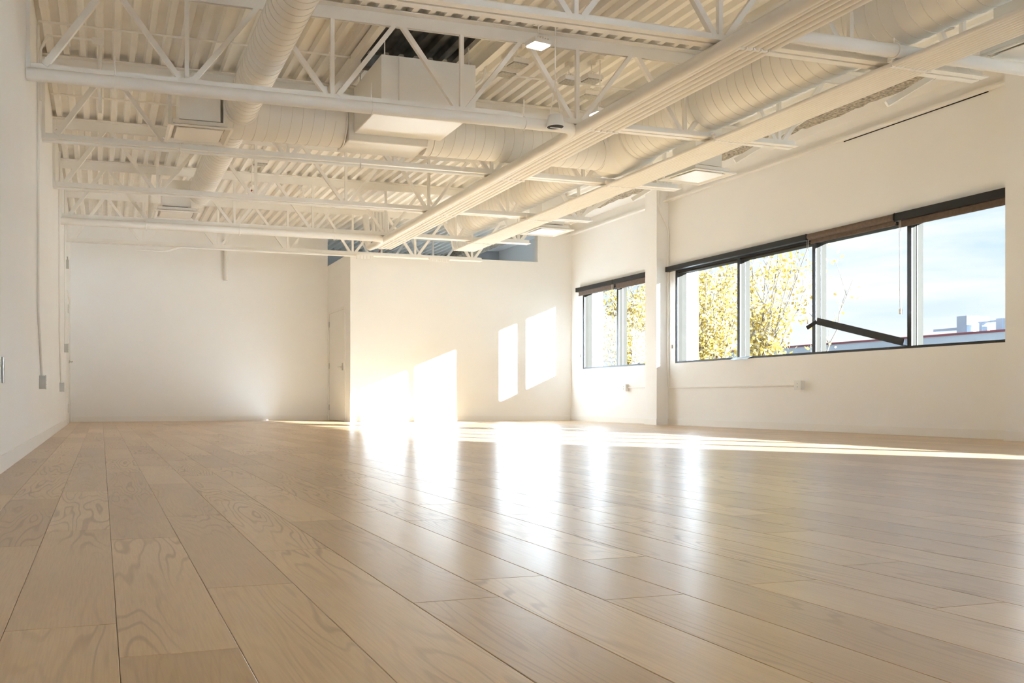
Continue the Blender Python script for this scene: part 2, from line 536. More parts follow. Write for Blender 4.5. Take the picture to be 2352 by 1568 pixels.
# pilasters on the window wall, inside and out
for k, (y0, y1, lab) in enumerate(((12.91, 13.24, 'white pilaster between the two windows'), (6.52, 6.89, 'white pilaster at the right edge of the picture'))):
    structure(MB().box(XR - .22, XR, y0, y1, 0, ZS), 'pilaster', 'wall', lab)
for y0, y1 in ((12.76, 13.26), (15.74, 16.3), (6.5, 6.9), (19.05, 19.5)):
    structure(MB().box(XO, XO + .24, y0, y1, -.3, 4.3), 'exterior_pilaster', 'extwhite')
# baseboards
def baseboard(name, x0, x1, y0, y1):
    o = MB().box(x0, x1, y0, y1, 0, .095).build(name, 'trim')
    tag(o, kind='structure')
baseboard('baseboard_left', XL, XL + .011, YF, 15.7)
baseboard('baseboard_back', XL + .02, XP, YB - .011, YB)
baseboard('baseboard_partition', XP, XR, YP - .011, YP)
for y0, y1 in ((YF, 6.52), (6.89, 12.91), (13.24, YP - .012)):
    baseboard('baseboard_right', XR - .011, XR, y0, y1)
for y0, y1 in ((12.9, 13.25), (6.51, 6.9)):
    baseboard('baseboard_pilaster', XR - .231, XR - .22, y0, y1)
# ledge high on the window wall
for k, (y0, y1, lab) in enumerate(((6.89, 12.91, 'white ledge high above the large window'), (13.24, YP, 'white ledge high above the far window'), (YF, 6.52, None))):
    mb = MB().prism([(0, .008), (-.02, .008), (-.02, 0), (-.10, 0), (-.10, .022), (-.03, .03), (-.03, .10), (0, .10)], (XR, y0, 3.63), (XR, y1, 3.63), (1, 0, 0), (0, 0, 1))
    o = mb.build('trim_%d' % (k + 1), 'trim')
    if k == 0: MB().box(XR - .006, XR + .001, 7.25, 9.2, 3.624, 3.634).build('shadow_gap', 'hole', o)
    tag(o, lab, kind='structure')

# ------------------------------------------------------------------ ceiling deck
mb = MB()
prof = []
x = XL - .1
while x < XBEAM1:
    prof += [(x, ZD), (x + .052, ZD), (x + .066, ZD + .055), (x + .136, ZD + .055)]
    x += .15
rows = [YF - .2, 7.52, 8.42, YG + .2]
for r in rows:
    mb.v += [(px, r, pz) for px, pz in prof]
n = len(prof)
for i in range(len(rows) - 1):
    for k in range(n - 1):
        mb.f.append((i * n + k, i * n + k + 1, (i + 1) * n + k + 1, (i + 1) * n + k))
        bare = i == 1 and 2.34 < prof[k][0] < 3.30
        mb.mi.append(1 if bare else 0)
mb.box(XL - .2, XBEAM1, YF - .2, YG + .2, ZD + .09, ZD + .4)
structure(mb, 'ceiling', ['deck', 'darkgalv'], 'corrugated white metal roof deck overhead')
structure(MB().box(XBEAM1 - .02, XO, YF - .2, YG + .2, ZS, ZD + .4), 'ceiling_soffit', 'wall', 'smooth soffit along the window wall')
# sprayed beam under the deck edge
mb = MB()
ny, sect = 260, [(XBEAM0, ZD), (XBEAM0, 3.57), (XBEAM0 + .08, 3.555), (XBEAM1 - .08, 3.555), (XBEAM1, 3.565), (XBEAM1, ZS)]
for j in range(ny + 1):
    y = YF + (YG - YF) * j / ny
    for (px, pz) in sect:
        mb.v.append((px + random.uniform(-.012, .012), y, pz + (random.uniform(-.014, .014) if pz < 3.6 else 0)))
for j in range(ny):
    for k in range(len(sect) - 1):
        a = j * len(sect) + k
        mb.f.append((a, a + 1, a + 1 + len(sect), a + len(sect))); mb.mi.append(0)
structure(mb, 'ceiling_beam', 'fire', 'roof beam coated in rough brown fireproofing')

# ------------------------------------------------------------------ windows
def window(num, y0, y1, mull, shades_to):
    fr = MB()
    w = .05
    fr.box(8.875, 9.03, y0, y1, HEAD - .075, HEAD).box(8.875, 9.03, y0, y0 + w, SILL + .028, HEAD - .05).box(8.875, 9.03, y1 - w, y1, SILL + .028, HEAD - .05)
    fr.box(8.875, 9.03, y0, y1, SILL, SILL + .028)
    win = fr.build('window_%d' % num, 'alu')
    tag(win, {1: 'far two pane window beyond the white pilaster', 2: 'large four pane window with yellow trees and sky outside', 3: 'near window beside the right foreground', 4: 'window of the space beyond the partition'}[num], kind='structure')
    cap = MB().box(8.857, 8.875, y0, y0 + w, SILL, HEAD).box(8.857, 8.875, y1 - w, y1, SILL, HEAD).box(8.857, 8.875, y0 + w, y1 - w, SILL, SILL + .03).box(8.857, 8.875, y0 + w, y1 - w, HEAD - .05, HEAD)
    cap.build('frame_cap', 'black', win)
    edges = [y0 + w / 2] + list(mull) + [y1 - w / 2]
    for m in mull:
        mu = MB().box(8.875, 9.03, m - .029, m + .029, SILL + .028, HEAD - .05).build('mullion', 'alu', win)
        MB().box(8.857, 8.875, m - .029, m + .029, SILL + .03, HEAD - .05).build('mullion_cap', 'black', mu)
        MB().box(8.935, 8.945, m - .034, m - .0295, SILL + .028, HEAD - .05).build('gasket', 'black', mu)
    for a, b in zip(edges[:-1], edges[1:]):
        MB().box(8.938, 8.944, a + .02, b - .02, SILL + .02, HEAD - .04).build('pane', 'glass', win)
    return win
window(1, *WINDOWS[1], (14.46,), None)
window(2, *WINDOWS[2], (8.24, 9.715, 11.19), None)
window(3, *WINDOWS[3], (1.8, 3.35, 4.9), None)
window(4, *WINDOWS[4], (17.75,), None)

# ------------------------------------------------------------------ roller shades
def shade(y0, y1, fascia, fabric, label, chain=None, z0=2.487, z1=2.566):
    t = thing('roller_shade', (XR, (y0 + y1) / 2, z0), label, 'window shade', 'roller shades over the windows')
    L = (y1 - y0) / 2
    if fascia:
        MB().box(-.085, 0, -L, L, .004, z1 - z0).build('fascia', 'black', t)
        for s in (-L, L):
            MB().box(-.088, 0, s - .004, s + .004, 0, z1 - z0 + .003).build('end_cap', 'black', t)
        rz = .042
    else:
        MB().path([(-.045, -L + .01, .042), (-.045, L - .01, .042)], .042, 16).build('fabric_roll', 'brown', t, True)
        MB().box(-.012, 0, -L, L, .0, z1 - z0).build('mount_plate', 'brown', t)
        for s in (-L + .005, L - .005):
            MB().box(-.088, 0, s - .004, s + .004, 0, z1 - z0).build('bracket', 'black', t)
    if fabric:
        MB().box(-.03, -.026, -L + .02, L - .02, -fabric, .01).build('fabric', 'brown', t)
        MB().box(-.036, -.02, -L + .02, L - .02, -fabric - .02, -fabric).build('hem_bar', 'brown', t)
    if chain:
        mb = MB()
        mb.path(fillet([(-.06, chain - .012, .02), (-.05, chain - .012, -1.02), (-.045, chain, -1.06), (-.05, chain + .012, -1.02), (-.06, chain + .012, .02)], .03), .0022, 5)
        mb.build('bead_chain', 'device', t, True)
        MB().box(-.06, -.04, chain - .014, chain + .014, -1.09, -1.03).build('chain_tensioner', 'device', t)
    return t
shade(9.76, 12.86, True, 0, 'long black fascia over the two left panes of the large window', -1.56)
shade(8.37, 9.75, False, 0.03, 'bare brown shade roll without fascia on the large window', -.755)
shade(6.91, 8.36, True, 0.05, 'short black fascia with brown hem at the right of the large window', None, 2.47)
shade(14.50, 15.82, True, 0.055, 'left dark shade on the far window beside the corner', -.62)
shade(13.25, 14.49, True, 0.075, 'right dark shade on the far window beside the pilaster', None)
# fallen fascia leaning across the third pane
t = thing('fallen_fascia', (8.83, 8.29, 1.04), 'black shade fascia fallen and leaning diagonally across the window', 'window shade')
a, b = Vector((-.005, 0, 0.035)), Vector((-.03, 1.31, .385))
MB().bar(a, b, .006, .085, (0, 0, 1)).build('front_plate', 'black', t)
d = Vector((0.04, 0, .0))
MB().bar(a + d + Vector((0, .02, -.04)), b + d + Vector((0, .02, -.04)), .075, .006, (0, 0, 1)).build('bottom_lip', 'black', t)
MB().bar(b + Vector((0, 0, -.01)), b + Vector((-.05, .12, -.085)), .006, .05).build('end_return', 'black', t)
# pale plastic piece lying on the sill
t = MB()
pts = [(8.80, .0), (8.815, .16), (8.80, .36)]
vs = []
for i, (dx, y) in enumerate(((0, 10.90), (.012, 11.02), (-.006, 11.15), (.01, 11.27))):
    vs += [(8.87 + dx, y, 1.033 + .006 * (i % 2)), (8.84 + dx, y + .02, 1.026), (8.79 + dx, y + .035, .985 + .012 * (i % 2)), (8.79 + dx, y + .035, .980 + .012 * (i % 2)), (8.84 + dx, y + .02, 1.020), (8.87 + dx, y, 1.029 + .006 * (i % 2))]
fs = []
for i in range(3):
    for k in range(6):
        fs.append((i * 6 + k, i * 6 + (k + 1) % 6, (i + 1) * 6 + (k + 1) % 6, (i + 1) * 6 + k))
fs += [(0, 1, 2, 3, 4, 5), (23, 22, 21, 20, 19, 18)]
t.add(vs, fs)
tag(t.build('plastic_sheet', 'plastic'), 'crumpled pale blue plastic strip hanging over the window sill', 'plastic sheet')
# window operator on the far sill
t = thing('window_operator', (8.85, 13.85, SILL + .028), 'small metal window operator on the far window sill', 'window handle')
MB().box(-.03, .02, -.09, .09, 0, .022).build('base', 'chrome', t)
MB().path([(-.015, .0, .02), (-.03, .03, .045), (-.035, .10, .04)], .007, 8).build('crank_handle', 'chrome', t, True)
# chain clips on the wall
for y, z, lab in ((12.80, 1.27, 'tiny chain clip on the wall left of the large window'), (15.77, 1.26, 'tiny chain clip on the wall left of the far window')):
    t = thing('chain_clip', (XR, y, z), lab, 'wall clip')
    MB().box(-.012, 0, -.012, .012, -.03, .03).build('clip_body', 'boxgrey', t)
    MB().box(-.02, -.012, -.005, .005, -.02, .02).build('clip_hook', 'device', t)

# ------------------------------------------------------------------ steel joists
BN = [.65, 1.84, 3.0, 4.13, 5.27, 6.35]
TN = [.07, 1.25, 2.42, 3.6, 4.72, 5.85, 6.93]
ZB0, ZB1, ZT0, ZT1 = 2.895, 2.96, 3.585, 3.695
def angle_pair(mb, x0, x1, z, up):
    """two back to back angles, legs out at the bottom (up=1) or the top (up=-1)"""
    for s in (-1, 1):
        h, leg = (.065, .062) if up > 0 else (.11, .075)
        pr = [(0, 0), (leg * s, 0), (leg * s, .009 * up), (.008 * s, .009 * up), (.008 * s, h * up), (0, h * up)]
        pr = [(u + .011 * s, v) for u, v in pr]
        mb.prism(pr, (x0, 0, z), (x1, 0, z), (0, 1, 0), (0, 0, 1))
def joist(y, label, x0=XL, x1=6.53, xt1=7.5, bn=BN, tn=TN, left_end=True):
    t = thing('steel_joist', (x0, y, ZB0), label, 'roof joist', 'white open web joists under the roof deck')
    o = Vector((-x0, 0, -ZB0))
    def part(mb, name):
        mb.v = [tuple(Vector(p) + o) for p in mb.v]
        return mb.build(name, 'steel', t)
    mb = MB(); angle_pair(mb, x0, x1, ZB0, 1); part(mb, 'bottom_chord')
    mb = MB(); angle_pair(mb, x0, xt1, ZT1, -1); part(mb, 'top_chord')
    zb, zt = ZB1 - .01, ZT0 + .02
    if left_end:
        part(MB().box(x0, x0 + .03, -.055, .055, ZB0 + .009, ZT1 - .02), 'end_post')
        part(MB().bar((x0 + .13, 0, zb), (tn[0] - .03, 0, zt), .05, .05, (0, 1, 0)), 'web_diagonal')
    for b in bn:
        part(MB().box(b - .017, b + .017, -.017, .017, zb - .03, zt), 'web_vertical')
        lo = [v for v in tn if v < b]; hi = [v for v in tn if v > b]
        if lo: part(MB().bar((lo[-1] + .03, 0, zt), (b - .05, 0, zb), .04, .04, (0, 1, 0)), 'web_diagonal')
        if hi: part(MB().bar((b + .05, 0, zb), (hi[0] - .03, 0, zt), .04, .04, (0, 1, 0)), 'web_diagonal')
    return t
JY = [5.42, 7.43, 9.34, 11.38, 13.30, 15.22]
JL = ['nearest roof joist, crossing the top right of the picture', 'roof joist carrying the thick pipe, in front of the white ceiling unit',
      'second roof joist behind the ceiling unit, above the thin dark line', 'third roof joist from the ceiling unit, halfway down the room',
      'roof joist with a pipe along it, second from the partition', 'last roof joist, just in front of the partition']
j0 = joist(JY[0], JL[0])
for y, l in zip(JY[1:], JL[1:]):
    copy_tree(j0, None, l, (XL, y, ZB0))
joist(17.25, 'short roof joist seen above and beyond the partition', XP + .3, 7.2, 7.44, [5.27, 6.35], [4.75, 5.85, 6.93], False)

# ------------------------------------------------------------------ conduit racks
def rack(label, xs, rad, z, y1, struts, big=None):
    t = thing('conduit_rack', (xs[0], YF, z), label, 'conduit rack')
    o = Vector((-xs[0], -YF, -z))
    for x in xs:
        pts = [Vector(p) + o for p in fillet([(x, YF + .02, z), (x, y1, z), (x, y1 + .1, z + .6)], .12)]
        MB().path(pts, rad, 10).build('conduit', 'pipe', t, True)
    for y in struts:
        s = MB().box(-.03, xs[-1] - xs[0] + .03, y - YF - .02, y - YF + .02, rad, rad + .03).build('strut', 'steel', t)
        for x in xs:
            MB().box(x - xs[0] - rad * .9, x - xs[0] + rad * .9, y - YF - .012, y - YF + .012, -rad - .004, rad).build('clamp', 'steel', s)
    return t
STR = [y - .16 for y in JY]
rack('rack of five conduits running down the room left of centre', [4.185 + .061 * k for k in range(5)], .029, 2.845, 14.1, STR)
rack('rack of ten thin conduits running down the room nearer the windows', [5.50 + .037 * k for k in range(10)], .0175, 2.85, 14.0, STR)

# ------------------------------------------------------------------ pipes
def pipe(name, pts, r, label, cat='pipe', mat='pipe', fil=.15, n=14, hangers=(), group=None):
    p0 = Vector(pts[0])
    t = thing(name, p0, label, cat, group)
    MB().path([Vector(p) - p0 for p in fillet(pts, fil)], r, n).build('tube', mat, t, True)
    for hx in hangers:
        hx = Vector(hx) - p0
        mb = MB()
        ring = [(hx + Vector((0, math.cos(a) * (r + .008), math.sin(a) * (r + .008)))) for a in [i * math.pi / 6 for i in range(13)]]
        mb.path(ring, .005, 6, False)
        mb.path([hx + Vector((0, 0, r + .005)), hx + Vector((0, 0, r + .16))], .005, 6)
        mb.build('hanger', 'steel', t, True)
    return t
pipe('sprinkler_main', [(4.10, YF + .02, 2.84), (4.10, 14.15, 2.84), (4.10, 14.3, 3.4)], .05, 'thick white main pipe running beside the five conduits')
pipe('sprinkler_pipe', [(XL + .01, 7.32, 2.84), (4.06, 7.32, 2.84), (4.10, 7.75, 2.84)], .05, 'white pipe under the joist in front of the ceiling unit, bending into the main', hangers=[(.1, 7.33, 2.84), (2.15, 7.33, 2.84), (3.55, 7.33, 2.84)])
pipe('sprinkler_pipe', [(XL + .01, 13.2, 2.84), (4.06, 13.2, 2.84), (4.10, 13.6, 2.84)], .05, 'white pipe under the joist second from the partition', hangers=[(.6, 13.2, 2.83), (1.9, 13.2, 2.83), (3.3, 13.2, 2.83)])
pipe('sprinkler_pipe', [(4.16, 5.2, 2.922), (XR - .01, 5.2, 2.922)], .047, 'white pipe crossing to the right wall above the thin conduits', hangers=[(5.45, 5.2, 2.922)])
pipe('sprinkler_pipe', [(XL + .01, 5.55, 3.0), (4.0, 5.55, 3.0)], .035, 'white pipe beside the nearest joist at the top of the picture', hangers=[(2.0, 5.55, 3.0)])
pipe('thin_conduit', [(XL + .01, 9.26, 2.865), (4.0, 9.26, 2.865)], .016, 'thin conduit along the joist behind the ceiling unit', 'conduit', hangers=[(.75, 9.26, 2.865), (2.6, 9.26, 2.865)])
pipe('thin_conduit', [(XL + .01, 11.3, 2.87), (4.0, 11.3, 2.87)], .014, 'thin conduit along the joist halfway down the room', 'conduit')
pipe('thin_conduit', [(.55, 15.16, 2.80), (1.0, 15.16, 2.80), (1.2, 15.16, 2.878), (4.3, 15.16, 2.878)], .018, 'thin conduit with an offset bend along the last joist', 'conduit', fil=.08, hangers=[])
pipe('thin_conduit', [(4.95, YP + .03, ZPT + .012), (5.6, YP + .03, ZPT + .012), (6.3, YP + .06, ZPT + .012)], .012, 'loose grey conduit over the partition top', 'conduit', mat='boxgrey')
pipe('stub_pipe', [(2.3, YB - .05, 3.5), (2.3, YB - .05, 2.72)], .045, 'short vertical pipe stub high on the back wall', 'pipe')
pipe('horizontal_bridging', [(XL + .02, 8.4, 3.66), (7.1, 8.4, 3.66)], .01, 'thin conduit run under the deck above the ceiling unit', 'conduit')
pipe('horizontal_bridging', [(XL + .02, 10.35, 3.66), (7.1, 10.35, 3.66)], .01, 'thin conduit run under the deck behind the second joist', 'conduit')
pipe('horizontal_bridging', [(XL + .02, 12.3, 3.66), (7.1, 12.3, 3.66)], .01, 'thin conduit run under the deck behind the third joist', 'conduit')

# ------------------------------------------------------------------ ducts
def spiral_duct(label, p0, p1, r, step=.11, caps=True):
    p0, p1 = Vector(p0), Vector(p1)
    t = thing('spiral_duct', p0, label, 'air duct')
    d = p1 - p0
    MB().path([(0, 0, 0), d], r, 32).build('tube', 'duct', t, True)
    L = d.length
    mb = MB()
    dn = d.normalized()
    a = dn.cross(Vector((0, 0, 1))).normalized(); b = a.cross(dn)
    pts = []
    nturn = int(L / step)
    for i in range(nturn * 32):
        th = 2 * math.pi * i / 32
        pts.append(dn * (step * i / 32) + (a * math.cos(th) + b * math.sin(th)) * (r + .0008))
    if len(pts) > 2:
        mb.path(pts, .0028, 4, False)
        mb.build('spiral_seam', 'seam', t, True)
    for q in (0.0, 1.0):
        ring = [d * q + (a * math.cos(th) + b * math.sin(th)) * (r + .004) for th in [2 * math.pi * i / 28 for i in range(29)]]
        MB().path(ring, .009, 6, False).build('end_ring', 'duct', t, True)
    return t
spiral_duct('round duct along the left, running from the camera side to the cross duct', (1.28, YF + .02, 3.21), (1.28, 8.78, 3.21), .16)
spiral_duct('round duct on the left beyond the cross duct', (1.28, 9.26, 3.21), (1.28, 12.6, 3.21), .16)
spiral_duct('thick cross duct between the left air diffuser and the ceiling unit', (1.12, 9.02, 3.21), (2.33, 9.02, 3.21), .235)
spiral_duct('thick cross duct between the ceiling unit and the right hand duct', (3.26, 8.96, 3.14), (5.24, 8.96, 3.14), .19)
spiral_duct('large round duct above the thin conduits, near part', (5.56, YF + .02, 3.27), (5.56, 8.58, 3.27), .28)
spiral_duct('large round duct above the thin conduits, far part', (5.56, 9.34, 3.27), (5.56, 13.75, 3.27), .24)
t = thing('duct_junction', (5.56, 8.96, 3.25), 'bulky white duct junction where the cross duct meets the large round duct', 'air duct')
MB().path([(0, -.36, .02), (0, -.3, .02), (0, .3, .02), (0, .36, .02)], [.285, .32, .32, .26], 28).build('body', 'duct', t, True)
MB().path([(-.34, 0, -.11), (-.1, 0, -.06)], [.2, .27], 28).build('collar', 'duct', t, True)
t = thing('duct_elbow', (1.28, 12.6, 3.21), 'white duct elbow turning down to the far left diffuser', 'air duct')
MB().path(fillet([(0, .01, 0), (0, .32, 0), (-.3, .36, -.05)], .25, 8), .15, 24).build('body', 'duct', t, True)
MB().path([(-.24, .355, -.04), (-.24, .355, -.19)], .11, 20).build('collar', 'duct', t, True)

# ------------------------------------------------------------------ ceiling unit
t = thing('ceiling_unit', (2.85, 8.3, 3.06), 'big white boxed heating unit hung between joists', 'ventilation unit')
def rbox(x0, x1, y0, y1, z0, z1, b=.012):
    mb = MB().box(x0, x1, y0, y1, z0, z1)
    return mb
main = rbox(-.45, .47, -.44, .5, 0, .455).build('cabinet', 'unitwhite', t)
bv = main.modifiers.new('bevel', 'BEVEL'); bv.width = .012; bv.segments = 2
MB().box(-.452, -.30, -.449, -.44, .01, .445).build('side_panel', 'unitwhite', t)
MB().box(-.285, .455, -.449, -.44, .01, .445).build('front_panel', 'unitwhite', t)
lo = rbox(-.50, .34, .505, .96, -.07, .38).build('plenum', 'unitwhite', t)
bv = lo.modifiers.new('bevel', 'BEVEL'); bv.width = .01; bv.segments = 2
MB().path([(.335, .66, .08), (.405, .66, .08)], .195, 24).build('duct_collar', 'duct', t, True)
for sx in (-.4, .42):
    for sy in (-.38, .44):
        MB().path([(sx, sy, .45), (sx, sy, .63)], .006, 6).build('hanger_rod', 'steel', t)
t = thing('roof_curb', (2.85, 8.1, 3.56), 'dark steel curb frame around the roof opening above the unit', 'steel frame')
for x in (-.56, .62):
    MB().box(x - .03, x + .03, -.68, 1.22, .03, .12).build('long_rail', 'steel', t)
MB().box(-.5, .56, .24, .26, .0, .13).build('cross_rail', 'galv', t)
MB().box(-.5, .56, .26, .32, .0, .012).build('cross_flange', 'galv', t)
MB().box(.30, .62, .2, .24, .0, .12).build('end_plate', 'steel', t)
pipe('flexible_cable', [(3.335, 8.05, 3.36), (3.45, 8.03, 3.42), (3.50, 8.06, 3.54), (3.52, 8.1, 3.69)], .012, 'loose white cable beside the ceiling unit', 'cable', fil=.1)

# ------------------------------------------------------------------ air diffusers
def diffuser(loc, label, rz=0.0, up='box'):
    t = thing('air_diffuser', loc, label, 'air diffuser', 'square ceiling air diffusers', rz)
    h = .30
    fr = MB()
    prof = [(.30, 0), (.30, .012), (.235, .035), (.235, .026), (.275, 0)]
    for k in range(4):
        c, s = [(1, 0), (0, 1), (-1, 0), (0, -1)][k]
        c2, s2 = [(1, 0), (0, 1), (-1, 0), (0, -1)][(k + 1) % 4]
        vs = []
        for q, z in prof:
            vs.append(((c + c2) * q * 1.0 if True else 0, (s + s2) * q, z))
        c3, s3 = [(1, 0), (0, 1), (-1, 0), (0, -1)][(k + 2) % 4]
        for q, z in prof:
            vs.append(((c2 + c3) * q, (s2 + s3) * q, z))
        n = len(prof)
        fr.add(vs, [(i, (i + 1) % n, n + (i + 1) % n, n + i) for i in range(n)])
    fr.build('frame', 'duct', t)
    cone = MB()
    vs = [(sx * .235, sy * .235, .032) for sx, sy in ((-1, -1), (1, -1), (1, 1), (-1, 1))] + [(sx * .15, sy * .15, .09) for sx, sy in ((-1, -1), (1, -1), (1, 1), (-1, 1))]
    cone.add(vs, [(i, (i + 1) % 4, 4 + (i + 1) % 4, 4 + i) for i in range(4)])
    cone.build('throat', 'galv', t)
    MB().box(-.15, .15, -.15, .15, .09, .094).build('opening', 'hole', t)
    MB().box(-.215, .215, -.215, .215, .004, .012).build('plaque', 'unitwhite', t)
    MB().prism([(-.25, -.25), (.25, -.25), (.25, .25), (-.25, .25)], (0, 0, .034), (0, 0, .07), (1, 0, 0), (0, 1, 0)).build('back_pan', 'duct', t)
    if up in ('box', 'low'):
        MB().box(-.19, .19, -.19, .19, .095, .45 if up == 'low' else .745).build('plenum_box', 'duct', t)
    else:
        MB().path([(0, 0, .095), (0, 0, .55)], .13, 20).build('neck', 'duct', t, True)
    return t
diffuser((.89, 8.96, 2.95), 'air diffuser on the left, hanging below the cross duct', 0.0, 'low')
diffuser((.98, 12.9, 2.94), 'far left air diffuser, low against the back wall', 0.0, 'low')
diffuser((6.5, 8.93, 2.95), 'air diffuser near the window wall above the pilaster', math.radians(6))
diffuser((6.46, 12.55, 2.95), 'far right air diffuser over the partition corner', math.radians(3))
diffuser((6.62, 5.04, 2.985), 'air diffuser cut off by the top right edge of the picture', math.radians(3))

# ------------------------------------------------------------------ flood lamps
def flood(loc, rz, lit, label):
    t = thing('flood_lamp', loc, label, 'ceiling lamp', 'small rectangular ceiling lamps', rz)
    MB().box(-.09, .09, -.07, .07, .012, .05).build('housing', 'device' if lit else 'steel', t)
    MB().box(-.08, .08, -.06, .06, .0, .012).build('lens', 'led' if lit else 'grille', t)
    mb = MB()
    for k in range(6):
        mb.box(-.075 + .028 * k, -.068 + .028 * k, -.06, .06, .05, .066)
    mb.build('cooling_fins', 'steel', t)
    MB().path([(0, -.05, .03), (0, -.075, .06), (0, 0, .10), (0, 0, ZD - loc[2] - .02)], .006, 6).build('yoke', 'steel', t)
    MB().box(-.03, .03, -.03, .03, ZD - loc[2] - .04, ZD - loc[2]).build('mount_box', 'steel', t)
flood((3.62, 7.19, 3.47), .2, True, 'lit square lamp in front of the top of the joist, upper middle')
flood((4.56, 7.76, 3.13), .2, True, 'lit square lamp just above the five conduits')
flood((3.68, 7.99, 3.5), .15, False, 'unlit grey lamp, left of the upper pair beside the ceiling unit')
flood((3.68, 7.73, 3.5), .15, False, 'unlit grey lamp, right of the upper pair beside the ceiling unit')
flood((4.36, 8.0, 3.5), .1, False, 'unlit grey lamp left of the joist vertical above the conduits')
flood((4.55, 7.9, 3.5), .1, False, 'unlit grey lamp right of the joist vertical above the conduits')
flood((4.76, 8.32, 3.5), .1, False, 'unlit grey lamp nearest above the five conduits')
flood((6.70, 5.92, 3.5), .1, False, 'unlit grey lamp at the upper right behind the large duct')
flood((2.0, 12.0, 3.5), .1, False, 'unlit lamp far down the room left of the conduits')
flood((3.0, 14.0, 3.49), .1, False, 'white lamp hanging in the last bay near the conduit end')

# pendant speaker
t = thing('pendant_speaker', (3.80, 7.22, 2.80), 'small white pendant speaker with dark grille below the joist', 'speaker')
MB().path([(0, 0, .0), (0, 0, .02), (0, 0, .10), (0, 0, .115)], [.078, .075, .062, .04], 24).build('housing', 'device', t, True)
MB().path([(0, 0, -.006), (0, 0, 0)], [.05, .072], 24).build('grille', 'hole', t, True)
MB().bar((-.05, 0, -.008), (.05, 0, -.008), .012, .004).build('grille_bar', 'device', t)
for s in (-.05, .05):
    MB().path([(s, 0, .10), (0, 0, .40)], .004, 6).build('cable', 'steel', t)
MB().path([(0, 0, .40), (0, .0, .88)], .005, 6).build('hang_cable', 'steel', t)

# junction box on the left wall top
t = thing('junction_box', (-.03, 8.62, 3.6), 'small junction box with a bent conduit at the upper left', 'electrical box')
MB().box(-.05, .05, -.035, .035, -.01, .045).build('box', 'steel', t)
MB().path([Vector((-.48, 0, -.55)) + Vector((0, 0, 0)), (-.48, 0, -.1), (-.42, 0, .03), (-.05, 0, .035)], .013, 8).build('elbow_conduit', 'pipe', t, True)
MB().path([(.02, 0, 0), (.02, 0, -.62)], .016, 8).build('drop_conduit', 'pipe', t, True)

# red brown hangers
def red_hook(loc, label, s=1.0):
    t = thing('pipe_hanger', loc, label, 'pipe hanger', 'rusty red pipe hangers')
    pts = [Vector((0, 0, ZD - loc[2])), Vector((0, 0, .09)) * s]
    MB().path(pts, .006 * s, 6).build('rod', 'steel', t)
    MB().box(-.03 * s, .03 * s, -.02 * s, .02 * s, .155 * s, .165 * s).build('top_plate', 'steel', t)
    arc = [Vector((-.06 + .02 * 0, 0, .03)) * s] + [Vector((math.cos(a) * .06, 0, math.sin(a) * .06)) * s for a in [math.radians(200 + i * 15) for i in range(11)]]
    MB().path([Vector((0, 0, .09)) * s, Vector((-.03, 0, .05)) * s] + arc[1:], .010 * s, 8).build('hook', 'redpipe', t, True)
    MB().box(-.085 * s, -.05 * s, -.012 * s, .012 * s, -.03 * s, .0).build('bolt', 'redpipe', t)
red_hook((1.93, 12.25, 3.13), 'red hook shaped hanger left of centre under the deck')
red_hook((5.75, 14.3, 3.25), 'red hanger beyond the duct end above the partition', .9)
red_hook((5.05, 16.6, 3.16), 'red hanger just above the partition top', .9)

# fireproofing struts by the beam
for k, (y0, y1) in enumerate(((6.3, 5.7), (8.3, 7.7), (10.3, 9.65), (11.95, 11.55))):
    t = MB().bar((6.52, y0, 2.98), (7.44, y1, 3.62), .05, .05)
    tag(t.build('brace_angle', 'steel'), ['slanting brace behind the top right diffuser', 'slanting brace right of the joist in front of the ceiling unit',
        'slanting brace above the pilaster diffuser', 'slanting brace nearest the far right diffuser'][k], 'brace', 'slanting braces up to the roof beam')

# ------------------------------------------------------------------ doors
def lever(parent, loc, sgn, ax):
    """lever handle: rose, neck, lever; ax = direction out of the door, lever runs along y"""
    t = MB().path([loc, Vector(loc) + Vector(ax) * .012], .027, 16).build('handle_rose', 'chrome', parent, True)
    MB().path([Vector(loc) + Vector(ax) * .01, Vector(loc) + Vector(ax) * .055, Vector(loc) + Vector(ax) * .06 + Vector((0, .12 * sgn, 0))], .010, 10).build('lever', 'chrome', parent, True)
def hinge(parent, x, y, z, h=.11):
    p = MB().path([(x, y, z - h / 2), (x, y, z + h / 2)], .009, 10).build('hinge', 'chrome', parent, True)
    return p
# door in the partition side
d = MB()
X0 = XP
d.box(X0 - .012, X0 + .13, YP + .35, YP + .40, 0, 2.16).box(X0 - .012, X0 + .13, YB - .17, YB - .12, 0, 2.16).box(X0 - .012, X0 + .13, YP + .40, YB - .17, 2.11, 2.16)
door = tag(d.build('door_1', 'trim'), 'white door in the side of the partition', kind='structure')
lf = MB().box(X0 - .004, X0 + .04, YP + .404, YB - .174, .012, 2.106).build('door_leaf', 'trim', door)
for z in (.26, 1.08, 1.9):
    hinge(lf, X0 - .012, YB - .172, z)
lever(lf, (X0 - .004, YP + .55, 1.03), 1, (-1, 0, 0))
MB().box(X0 - .01, X0 - .004, YP + .51, YP + .585, .965, 1.10).build('lock_plate', 'chrome', lf)
